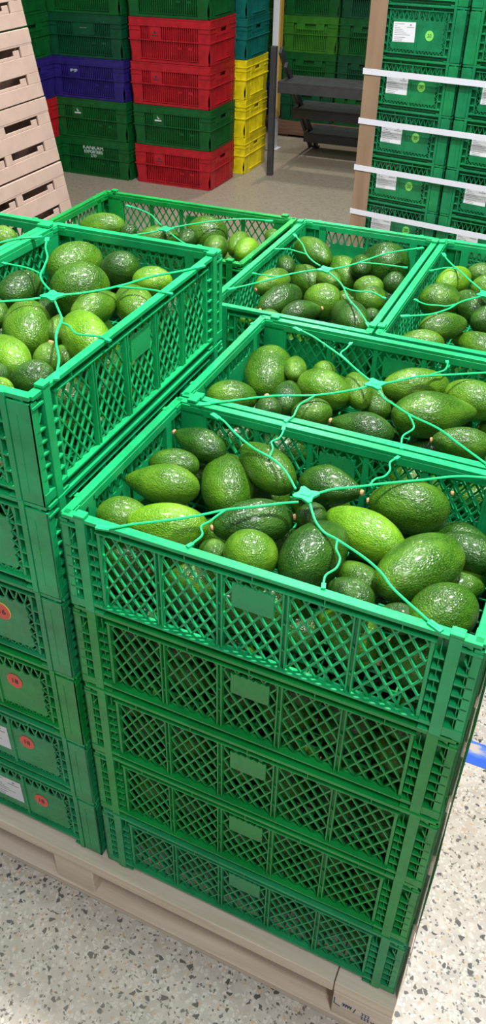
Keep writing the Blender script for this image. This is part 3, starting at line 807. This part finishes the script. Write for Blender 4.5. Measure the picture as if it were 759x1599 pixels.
# bottom layer of the top crates
for cr, nx_ in (('B', 6), ('A', 6)):
    m_ = []
    fill(cr, TOP[cr]-H+.045, 300+ord(cr), 'Bottom avocado %s, %s, top crate of '+('front right' if cr == 'B' else 'tall left')+' stack',
         'bottom avocados of the top crate of the %s' % ('front right stack' if cr == 'B' else 'tall left stack'), nx=nx_, ny=3, m=m_,
         rows=(lambda i, j, nx, ny: j == 0) if cr == 'B' else (lambda i, j, nx, ny: i == nx-1))
    for p in m_: avocado(p[1], p[2], p[3], p[4], p[5], p[6], p[7], p[9], True)
for cr, n in (('C', 4), ('D', 4), ('E', 4), ('F', 4), ('A', 5), ('G', 6)):
    for k in range(n):
        for lay in (0, 1):
            m_ = []; fill(cr, cz(k)+.045+lay*.066, 500+k+31*ord(cr)+lay, '', '', m=m_)
            for p in m_: ball(p[1], p[2], p[3], p[4], 8, 6)
        pour('%s crate of the %s' % (ORD[6 if cr in 'AG' else 5][k], {'C': 'second right stack', 'D': 'back middle stack', 'E': 'back right stack', 'F': 'farthest stack', 'A': 'tall left stack', 'G': 'left edge stack'}[cr]))

# ------------------------------------------------------------------ elastic cord nets over the open crates
def tube(b, pts, r, n=6):
    pts = [Vector(p) for p in pts]
    # smooth the path
    out = []
    for i in range(len(pts)-1):
        p0 = pts[max(0, i-1)]; p1 = pts[i]; p2 = pts[i+1]; p3 = pts[min(len(pts)-1, i+2)]
        for s in range(5):
            t = s/5; out.append(.5*((2*p1)+(p2-p0)*t+(2*p0-5*p1+4*p2-p3)*t*t+(3*p1-p0-3*p2+p3)*t**3))
    out.append(pts[-1]); pts = out
    b0 = len(b.v)
    for i, p in enumerate(pts):
        d = (pts[min(i+1, len(pts)-1)]-pts[max(0, i-1)]).normalized(); q = d.to_track_quat('Z', 'Y').to_matrix()
        for k in range(n): b.v.append(tuple(p+q @ Vector((math.cos(2*PI*k/n)*r, math.sin(2*PI*k/n)*r, 0))))
    for i in range(len(pts)-1):
        for k in range(n): b.f.append((b0+i*n+k, b0+i*n+(k+1) % n, b0+(i+1)*n+(k+1) % n, b0+(i+1)*n+k))
    b.f.append(tuple(b0+k for k in range(n))); b.f.append(tuple(b0+(len(pts)-1)*n+k for k in range(n)))
def net(cr, hub, arms, label, r=.0019):
    z = TOP[cr]+.001
    hp = at(*hub, z=z+.002)
    t = thing('crate_cord', label, 'elastic cord', tuple(hp), 0, 'elastic cord nets over the open crates')
    hb = MB(); s = .0195
    pts = []
    for i in range(4):                      # four-cornered hub with hollowed sides
        a = PI/4+i*PI/2+.25
        pts += [(math.cos(a-.25)*s, math.sin(a-.25)*s), (math.cos(a+.05)*s*1.05, math.sin(a+.05)*s*1.05), (math.cos(a+PI/4)*s*.62, math.sin(a+PI/4)*s*.62)]
    hb.prism(pts, -.0022, .0022); hb.tf(Matrix.Rotation(PI/2, 4, 'X'))
    hb.box(-.0075, .0075, -.005, .005, .0018, .0034)
    h = ob('hub', hb.mesh('hub', M['cord'], .0006), t); h.rotation_euler = (0, 0, 0)
    for kind, path in arms:
        b = MB(); P = []
        for i, p in enumerate(path):
            zz = z+.0005
            if i == len(path)-1: zz = z-.0005
            P.append(at(p[0], p[1], z=zz)-hp)
        tube(b, P, r if kind == 'm' else r*.85)
        if kind == 'm' or True:            # flat tab that grips the rim
            e = P[-1]; d = (P[-1]-P[-2]).normalized(); n_ = Vector((-d.y, d.x, 0))
            i0 = len(b.v); ln, w = (.018, .0042) if kind == 'm' else (.008, .0030)
            b.box(-ln, .002, -w, w, -.0018, .0014)
            mt = Matrix(((d.x, n_.x, 0, e.x), (d.y, n_.y, 0, e.y), (0, 0, 1, e.z), (0, 0, 0, 1)))
            b.tf(mt, i0)
        ob('cord_arm' if kind == 'm' else 'cord_branch', b.mesh('cord_arm', M['cord'], smooth=False), t)
net('B', (478, 773), [
 ('m', [(466, 784), (440, 786), (400, 791), (353, 796), (320, 803), (280, 810), (240, 815), (205, 819), (170, 825), (152, 823)]),
 ('m', [(462, 764), (450, 742), (437, 726), (421, 714), (393, 698), (367, 676), (350, 658), (332, 647)]),
 ('m', [(492, 772), (520, 764), (560, 760), (600, 755), (655, 750), (713, 744), (759, 746), (800, 748)]),
 ('m', [(484, 786), (492, 812), (506, 831), (527, 843), (569, 871), (595, 894), (612, 917), (635, 939), (652, 954), (668, 968), (688, 984)]),
 ('b', [(353, 796), (338, 806), (328, 814), (314, 822), (316, 835), (303, 847), (294, 853)]),
 ('b', [(421, 714), (426, 700), (424, 690), (436, 684), (442, 674), (443, 668)]),
 ('b', [(577, 758), (586, 748), (600, 744), (609, 734), (609, 722), (622, 714)]),
 ('b', [(527, 843), (525, 857), (531, 872), (525, 887), (510, 897), (506, 906), (505, 918)])],
 'green elastic cord with square hub stretched over the front right crate')
net('C', (586, 600), [
 ('m', [(572, 604), (545, 610), (494, 617), (431, 618), (375, 624), (327, 630), (312, 632)]),
 ('m', [(578, 594), (566, 585), (551, 572), (535, 558), (520, 547), (488, 525), (460, 512)]),
 ('m', [(600, 599), (625, 594), (652, 588), (705, 585), (759, 582), (800, 581)]),
 ('m', [(592, 610), (600, 622), (614, 631), (640, 648), (684, 669), (715, 692), (759, 724), (775, 735)]),
 ('b', [(493, 617), (481, 624), (468, 632), (462, 642), (458, 650), (446, 658)]),
 ('b', [(548, 569), (541, 562), (532, 552), (541, 544), (548, 536)]),
 ('b', [(668, 587), (682, 582), (694, 578), (699, 570), (698, 564)]),
 ('b', [(638, 648), (645, 660), (645, 670), (630, 680), (627, 690), (627, 700)])],
 'green elastic cord stretched over the second right crate')
net('D', (508, 421), [
 ('m', [(497, 421), (475, 424), (450, 429), (404, 441), (357, 452)]),
 ('m', [(500, 415), (489, 408), (479, 397), (472, 381), (459, 366)]),
 ('m', [(520, 420), (540, 416), (561, 410), (599, 397), (630, 391), (660, 387)]),
 ('m', [(515, 427), (526, 436), (536, 448), (544, 466), (561, 486), (577, 510)]),
 ('b', [(456, 427), (440, 431), (423, 431), (395, 427)]),
 ('b', [(479, 397), (465, 393), (450, 389), (430, 389)]),
 ('b', [(561, 410), (580, 411), (599, 413), (635, 418)]),
 ('b', [(536, 448), (548, 453), (561, 455), (580, 456), (601, 466)])],
 'green elastic cord stretched over the back middle crate')
net('E', (758, 460), [
 ('m', [(750, 463), (721, 471), (705, 480), (696, 484), (671, 491), (627, 494)]),
 ('m', [(752, 453), (734, 438), (720, 425), (709, 416), (698, 405), (692, 396)]),
 ('m', [(766, 456), (800, 446)]), ('m', [(764, 468), (790, 500)]),
 ('b', [(712, 475), (698, 478), (684, 477), (664, 475), (648, 468)]),
 ('b', [(712, 420), (702, 418), (690, 419), (672, 423)])],
 'green elastic cord over the back right crate, hub at the picture edge')
net('F', (259, 358), [
 ('m', [(251, 359), (240, 362), (215, 366), (180, 370), (150, 371)]),
 ('m', [(252, 352), (243, 343), (235, 335), (215, 326), (198, 321)]),
 ('m', [(268, 356), (300, 350), (345, 344), (385, 342), (425, 345)]),
 ('m', [(266, 364), (280, 375), (300, 387)])],
 'green elastic cord stretched over the farthest crate')
net('A', (82, 462), [
 ('m', [(72, 464), (58, 466), (32, 469), (0, 471), (-40, 476), (-70, 480)]),
 ('m', [(78, 453), (68, 442), (63, 430), (69, 416), (74, 401), (71, 386), (74, 372)]),
 ('m', [(94, 461), (115, 459), (132, 457), (163, 452), (184, 447), (200, 443), (240, 431), (280, 424), (318, 415)]),
 ('m', [(86, 471), (91, 483), (96, 496), (94, 506), (88, 520), (88, 538), (92, 559), (90, 576), (88, 592)]),
 ('b', [(62, 427), (50, 421), (32, 416), (5, 411)]),
 ('b', [(184, 448), (200, 449), (225, 451), (250, 455), (268, 459)]),
 ('b', [(96, 504), (108, 509), (119, 521), (142, 524), (158, 526), (171, 532)])],
 'green elastic cord stretched over the tall left stack')
net('G', (-60, 400), [
 ('m', [(-48, 394), (0, 379), (30, 372), (64, 370)]), ('m', [(-72, 408), (-100, 420)]), ('m', [(-66, 390), (-80, 370)]), ('m', [(-54, 408), (-30, 425)])],
 'green elastic cord over the crate at the upper left picture edge')

# ------------------------------------------------------------------ clear wrapping film down the right side of the pallet load
fb = MB(); n = 26; z0, z1 = PZ+.01, TOP['B']-.02
for j in range(9):
    z = z0+(z1-z0)*j/8
    for i in range(n+1):
        y = -.004+1.35*i/n; fb.v.append((.6110+.001*math.sin(i*1.3+j*.6)+.001*math.sin(j*2.1), y, z))
for j in range(8):
    for i in range(n): fb.f.append((j*(n+1)+i, j*(n+1)+i+1, (j+1)*(n+1)+i+1, (j+1)*(n+1)+i))
tag(ob('stretch_film', fb.mesh('stretch_film', M['film'], smooth=True, fix=False)), 'clear plastic film hanging down the right side of the crate load', 'plastic film')

# ------------------------------------------------------------------ strapped crate load at the upper right
RX, RY, RA = -.024, 2.67, -.155
ca, sa = math.cos(RA), math.sin(RA)
def rp(u, v, z=0): return Vector((RX+u*ca-v*sa, RY+u*sa+v*ca, z))
rcols = (('left', -.187), ('right', .187))
rows_ = ['bottom', 'second', 'third', 'fourth', 'fifth', 'sixth', 'seventh', 'eighth']
for cn, u in rcols:
    for k in range(8):
        p = rp(u, .302)
        crate('%s green crate %sin the %s column of the strapped load' % (rows_[k].capitalize(), 'up ' if k else '', cn), p.x, p.y, cz(k), RA+PI/2, M['mid_green'] if (k+(cn == 'left')) % 2 else M['mid_green_two'],
              sticker=('lime', '20', .050+random.uniform(-.008, .008), .085+random.uniform(-.008, .006)), papers_at=(random.uniform(-.004, .004), .004))
# cardboard corner board
cb = MB(); zt = cz(8)+.02
cb.box(-.3785, -.308, -.009, -.005, PZ+.002, zt); cb.box(-.3785, -.3745, -.005, .065, PZ+.002, zt)
o = ob('corner_board', cb.mesh('corner_board', M['board'], .001), None, (RX, RY, 0), (0, 0, RA))
tag(o, 'brown cardboard corner board standing at the left edge of the strapped crate load', 'corner board')
straps = ['lowest', 'second lowest', 'middle', 'second highest', 'highest', 'upper', 'topmost']
sk = [3, 4, 5, 6, 7]
for n_, k in enumerate(range(3, 7)):
    z = cz(k)-.066
    sb = MB(); sb.box(-.381, .392, -.0115, -.0100, z, z+.021); sb.box(-.383, -.381, -.0115, .62, z, z+.021); sb.box(.390, .392, -.0100, .62, z, z+.021); sb.box(-.381, .392, .618, .620, z, z+.021)
    tag(ob('strap', sb.mesh('strap', M['strap']), None, (RX, RY, 0), (0, 0, RA)), 'white strap around the strapped crate load, %s of the four' % ['lowest', 'second lowest', 'second highest', 'highest'][n_], 'strap', 'white straps around the crate load')
p2 = thing('wooden_pallet', 'wooden pallet under the strapped crate load, hidden behind the near crates', 'pallet', (RX, RY, 0), RA)
for i in range(6): beam('deck_board', -.39, .39, .0+i*.1, .08+i*.1, .118, PZ, M['wood'], p2)
for x0 in (-.39, -.05, .29):
    beam('stringer_board', x0, x0+.1, 0, .6, .098, .1175, M['wood'], p2)
    for y0 in (0, .25, .5): beam('block', x0, x0+.1, y0, y0+.1, .02, .098, M['wood'], p2)
    beam('bottom_board', x0, x0+.1, 0, .6, 0, .0195, M['wood'], p2)

# ------------------------------------------------------------------ vented picking crates at the back
VH = .2665
def vented(label, x, y, z, rz, m, LX=.6, WY=.4, VHH=VH, group=None, plate='left', logo=None, sides=(0, 1, 2, 3), dark=False):
    """origin at the front left corner of the base seen from -y (rz=0)"""
    t = thing('vented_crate', label, 'crate', (x, y, z), rz, group)
    h = VHH-.003
    for s in sides:
        w = LX if s in (0, 2) else WY
        b = MB(); k = h/.2635
        b.box(.006, w-.006, -.002, .012, h-.008, h)                      # rim
        b.box(.004, w-.004, .000, .008, h-.045*k, h-.008)                # band under the rim
        b.box(0, w, -.004, .010, h-.050*k, h-.045*k)
        for xx in (.0, w-.085): b.box(xx+.002, xx+.083, -.003, .010, h-.076*k, h-.071*k)
        b.box(.0, w, -.006, .010, .130*k, .136*k)                   # belt
        # solid corners, drawn in below the belt
        for mx in (0, 1):
            pts = [(.002, h-.05*k), (.085, h-.05*k), (.085, 0), (.016, 0), (.018, .05*k), (.008, .10*k), (.004, .13*k)]
            if mx: pts = [(w-a, c) for a, c in pts][::-1]
            b.prism(pts, .001, .009)
        b.box(.085, w-.085, -.001, .010, .0, .016*k)
        b.box(.085, w-.085, -.005, .008, .020*k, .024*k)
        o = ob('side_wall', b.mesh('side_wall', m), t, *{0: ((0, 0, 0), (0, 0, 0)), 1: ((LX, 0, 0), (0, 0, PI/2)), 2: ((LX, WY, 0), (0, 0, PI)), 3: ((0, WY, 0), (0, 0, -PI/2))}[s])
        # grille
        g_ = MB(); n = int((w-.17)/.0150); g_.box(.084, w-.084, .020, .022, .02*k, h-.048*k)
        pl = None
        if w > .5: pl = (.155, .235) if plate == 'left' else (.215, .385)
        for i in range(n+1):
            xx = .085+(w-.17)*i/n
            if pl and pl[0] < xx < pl[1]: g_.box(xx-.0026, xx+.0026, -.001, .0085, .024*k, .130*k)
            elif w <= .5: g_.box(xx-.0036, xx+.0036, -.001, .0085, .024*k, (.185 if not dark else .165)*k)
            else: g_.box(xx-.0026, xx+.0026, -.001, .0085, .024*k, h-.05*k)
        if w > .5:
            for xx in (.36, .44): g_.box(xx, xx+.03, .0025, .006, .085*k, .10*k)
        ob('grille', g_.mesh('grille', m), o)
        if pl:
            q = MB().box(pl[0], pl[1], .000, .006, .137*k, h-.05*k); po = ob('name_plate', q.mesh('name_plate', m), o)
            if logo and s == 0: logo(po, (pl[0]+pl[1])/2, (.137*k+h-.05*k)/2)
        if w <= .5:                                             # hand hold
            c = w/2; q = MB(); a0, a1 = h-.085*k, h-.055*k
            q.box(c-.115, c-.046, -.002, .006, a0-.012, a1+.010); q.box(c+.046, c+.115, -.002, .006, a0-.012, a1+.010)
            q.box(c-.046, c+.046, -.002, .006, a0-.012, a0); q.box(c-.046, c+.046, -.002, .006, a1, a1+.010)
            ob('handle', q.mesh('handle', m), o)
    fb_ = MB().box(.014, LX-.014, .014, WY-.014, .003, .008); ob('base', fb_.mesh('base', m), t)
    return t
def logo_drop(m, bar=False, s=1.0):
    def f(po, cx, cz_):
        b = MB(); b.prism([(cx-.009, cz_+.004), (cx, cz_-.008), (cx+.009, cz_+.004), (cx+.005, cz_+.010), (cx-.005, cz_+.010)], -.0015, 0)
        b.box(cx-.024, cx+.024, -.0015, 0, cz_-.017, cz_-.013)
        ob('logo', b.mesh('logo', m), po)
    return f
def logo_bird(po, cx, cz_):
    b = MB(); b.bar((cx-.006, cz_+.020), (cx-.002, cz_+.006), .004, -.0015, 0); b.bar((cx-.002, cz_+.006), (cx+.010, cz_+.004), .004, -.0015, 0)
    b.bar((cx+.004, cz_+.012), (cx+.008, cz_+.006), .003, -.0015, 0); b.box(cx-.026, cx+.026, -.0015, 0, cz_-.012, cz_-.003)
    ob('logo', b.mesh('logo', M['white_print']), po)
def logo_text(lines):
    def f(po, cx, cz_):
        for s, dz, sz in lines: ob('lettering', text_mesh(s, sz, M['white_print'], ext=.0008), po, (cx, -.0008, cz_+dz), UP)
    return f
K_TXT = logo_text([('KANKAM', .026, .042), ('EXPORTERS', -.004, .030), ('LTD', -.030, .026)])
T_TXT = logo_text([('_______', .012, .016)])
N_TXT = logo_text([('go-go', .008, .026), ('___', -.002, .012)])
drop = logo_drop(M['ink'])
cx0, cy0 = -2.585, 4.62
for k, (c, m, lg) in enumerate((('red', 'red', drop), ('green', 'dark_green', logo_bird), ('red', 'red', drop), ('red', 'red', drop), ('green', 'dark_green', None), ('green', 'dark_green', None))):
    lab = ['Red vented crate standing on the floor at the bottom of the coloured corner stack', 'Dark green vented crate with white logo between red ones in the coloured corner stack',
           'Lower of two adjoining red vented crates in the coloured corner stack', 'Upper of two adjoining red vented crates in the coloured corner stack', 'Green vented crate above the highest red one', 'Green vented crate topmost over the red ones, above the picture'][k]
    vented(lab, cx0+(.004 if k % 2 else 0), cy0, .001+VH*k, 0, M[m], logo=lg, plate='left' if k < 4 else 'mid')
for k, (m, lg, pl) in enumerate((('dark_green', K_TXT, 'mid'), ('dark_green', logo_bird, 'left'), ('navy', N_TXT, 'left'), ('deep_green', T_TXT, 'mid'), ('dark_green', None, 'left'), ('dark_green', None, 'left'))):
    lab = ['Green vented crate with white lettering KANKAM EXPORTERS LTD at floor level', 'Green vented crate with white logo left of the green one between reds', 'Navy blue vented crate with white mark, left of the red ones', 'Dark bluish green vented crate on top of the navy one',
           'Green vented crate over the dark bluish green one, at the top picture edge', 'Green vented crate above the top picture edge in the left coloured stack'][k]
    vented(lab, -3.228, 4.60, .001+VH*k, 0, M[m], logo=lg, plate=pl)
for k, m in enumerate(('dark_green', 'red', 'navy', 'dark_green', 'dark_green', 'dark_green')):
    lab = ['Green vented crate at floor level behind the beige crates', 'Red vented crate with only its end showing beside the beige crates', 'Navy vented crate end beside the beige crates', 'Green vented crate end above the navy one beside the beige crates', 'Green vented crate end at the upper left beside the beige crates', 'Green vented crate above the picture beside the beige crates'][k]
    vented(lab, -3.795, 4.192, .001+VH*k, 0, M[m])
for k, m in enumerate(('yellow', 'yellow', 'yellow', 'teal', 'teal', 'teal')):
    lab = ['Lowest yellow vented crate, on the floor behind the red stack', 'Middle yellow vented crate of three', 'Highest yellow vented crate, under a teal one', 'Teal vented crate resting on the yellow ones', 'Teal vented crate second above the yellow ones, at the top picture edge', 'Teal vented crate above the top picture edge'][k]
    vented(lab, -2.535, 5.10, .001+.257*k, 0, M[m], VHH=.257)

# white post and what stands behind it
wp = thing('white_post', 'white upright post with an ochre edge beside the yellow and teal crates', 'post', (-2.02, 5.88, 0))
beam('upright', -.028, .022, -.03, .03, 0, 3.2, M['white_metal'], wp); beam('edge_strip', .0225, .034, -.03, .03, 0.25, 3.2, M['yellow_line'], wp)
beam('foot_plate', -.05, .05, -.05, .05, 0, .008, M['white_metal'], wp)

bgl = ['lowest', 'second', 'third', 'fourth', 'fifth', 'sixth']
for c, (xx, cn) in enumerate(((-2.135, 'left'), (-1.665, 'middle'), (-1.195, 'right'))):
    for k in range(6):
        m = 'grass_green' if (c == 0 and k == 2) else ('dark_green' if (k+c) % 2 else 'deep_green')
        vented('%s dark green crate up in the %s column on the brown pallet behind the steps' % (bgl[k].capitalize(), cn) if m != 'grass_green' else 'Lighter grass-green crate among dark ones behind the steps',
               xx+.003*(k % 2), 6.30, .131+.262*k, 0, M[m], LX=.455, WY=.6, VHH=.262, dark=True, sides=(0, 1, 3))
bp_ = thing('wooden_pallet', 'brown wooden pallet under the dark green crates behind the steps', 'pallet', (-1.4, 6.29, 0))
for i in range(5): beam('deck_board', -.76, .76, i*.13, i*.13+.11, .108, .130, M['wood_dark'], bp_)
beam('side_board', -.76, .76, -.002, .02, .02, .107, M['wood_dark'], bp_)
for x0 in (-.76, -.05, .66):
    for y0 in (.021, .5): beam('block', x0, x0+.1, y0, y0+.1, .0, .107, M['wood_dark'], bp_)
for k, (m, lab) in enumerate((('blue', 'Blue crate between the white post and the steps, lowest'), ('dark_green', 'Green crate resting on the blue one by the white post'), ('grass_green', 'Grass-green crate by the white post, third up'), ('grass_green', 'Grass-green crate by the white post under the orange one'), ('orange', 'Orange crate by the white post at the top picture edge'))):
    z = (.131, .39, .52, .69, .87)[k]
    hh = (.258, .129, .169, .179, .262)[k]
    vented(lab, -2.75, 6.42, (.131+.262*0, .131+.262, .131+.524, .131+.786, .131+1.048)[k]-(.0 if k == 0 else 0.0), 0, M[m], LX=.585, WY=.4, VHH=.262, sides=(0, 1))
bq = thing('wooden_pallet', 'brown pallet under the blue crate beside the white post', 'pallet', (-2.46, 6.42, 0))
for i in range(4): beam('deck_board', -.28, .28, i*.1, i*.1+.085, .108, .130, M['wood_dark'], bq)
for x0 in (-.28, .18):
    for y0 in (0, .3): beam('block', x0, x0+.1, y0, y0+.085, 0, .107, M['wood_dark'], bq)

# ------------------------------------------------------------------ black metal steps
st = thing('metal_steps', 'black metal steps with three treads behind the corner board', 'steps', (-1.75, 5.2, 0))
def sbeam(name, a, c, w, d):
    a, c = Vector(a), Vector(c); l = (c-a).length
    b = MB().box(-w/2, w/2, -d/2, d/2, 0, l)
    o = ob(name, b.mesh(name, M['bench'], .002), st, a); o.rotation_euler = (c-a).to_track_quat('Z', 'Y').to_euler(); return o
for x in (0, .80):
    b = MB().box(-.02, .02, -.02, .02, 0, .862); ob('front_post', b.mesh('front_post', M['bench'], .002), st, (x-.008, -.03, 0))
    sbeam('stringer', (x+.012, .04, .83), (x-.012, .86, .01), .022, .05)
    sbeam('stringer', (x+.055, .04, .74), (x+.045, .84, .02), .022, .04)
    b = MB().box(-.03, .06, -.02, .02, 0, .012); ob('foot_bar', b.mesh('foot_bar', M['bench'], .002), st, (x, .87, 0))
for i, (y, z) in enumerate(((.00, .637), (.32, .408), (.60, .176))):
    b = MB().box(.014, .86, 0, .27, -.014, 0); b.box(.014, .86, 0, .012, -.075, -.014); b.box(.014, .86, .258, .27, -.05, -.014)
    ob('tread', b.mesh('tread', M['bench'], .0015), st, (0, y, z))

# ------------------------------------------------------------------ leaning pile of beige crates at the upper left
def beige_crate(label, k):
    t = thing('beige_crate', label, 'crate', (0, 0, 0), 0)
    h, Lg, Wd, th = .2485, .60, .38, .010
    # +x wall, drawn in (y, z), outer face at x=0
    b = MB()
    rows = [(.052, .090), (.152, .190)]
    def wall(b):
        zs = [0, rows[0][0], rows[0][1], rows[1][0], rows[1][1], h]
        for z0, z1 in ((0, rows[0][0]), (rows[0][1], rows[1][0]), (rows[1][1], h)): b.box(-th, 0, -Lg, 0, z0, z1)
        for z0, z1 in rows:
            b.box(-th, 0, -.078, 0, z0, z1); b.box(-th, 0, -.560, -Lg, z0, z1)
            b.box(-th, 0, -.340, -.300, z0, z1)
            for sgn in (0, 1):
                ya, yb = ((-.300, -.078) if sgn == 0 else (-.560, -.340))
                # tab that hangs into the right part of the slot leaving a thin hooked gap
                tb0, tb1 = (yb-.048, yb-.012)
                b.box(-th*.7, -.001, tb0, tb1, z0, z1-.010)
                b.box(-th*.8, -.002, ya, tb0, z0, z0+.012)
    wall(b)
    b.box(-.006, .0012, -Lg, .0012, h-.052, h-.001)
    o1 = ob('slotted_wall', b.mesh('slotted_wall', M['beige'], .0015), t, (0, 0, 0))
    b2 = MB(); wall(b2)
    ob('slotted_wall', b2.mesh('slotted_wall', M['beige'], .0015), t, (-Wd, -Lg, 0), (0, 0, PI))
    b3 = MB().box(-Wd+th, -th, -th, 0, 0, h); ob('end_wall', b3.mesh('end_wall', M['beige'], .001), t)
    b4 = MB().box(-Wd+th, -th, -Lg, -Lg+th, 0, h); ob('end_wall', b4.mesh('end_wall', M['beige'], .001), t)
    b5 = MB().box(-Wd+th, -th, -Lg+th, -th, .004, .010); ob('base', b5.mesh('base', M['beige']), t)
    tl = .172
    zc = .269-.25+.25*k
    t.rotation_euler = (0, -tl, 0)
    xs = -1.53-(zc-(.445+PZ))*math.tan(tl)*1.02
    t.location = (xs-.004*(k % 2), 2.275+.006*(k % 2), zc+.052)
    return t
bl_ = ['Bottom', 'Second', 'Third', 'Fourth', 'Fifth', 'Sixth', 'Seventh']
for k in range(7): beige_crate('%s beige slotted crate %sof the leaning pile at the upper left' % (bl_[k], 'from the bottom ' if k else ''), k)
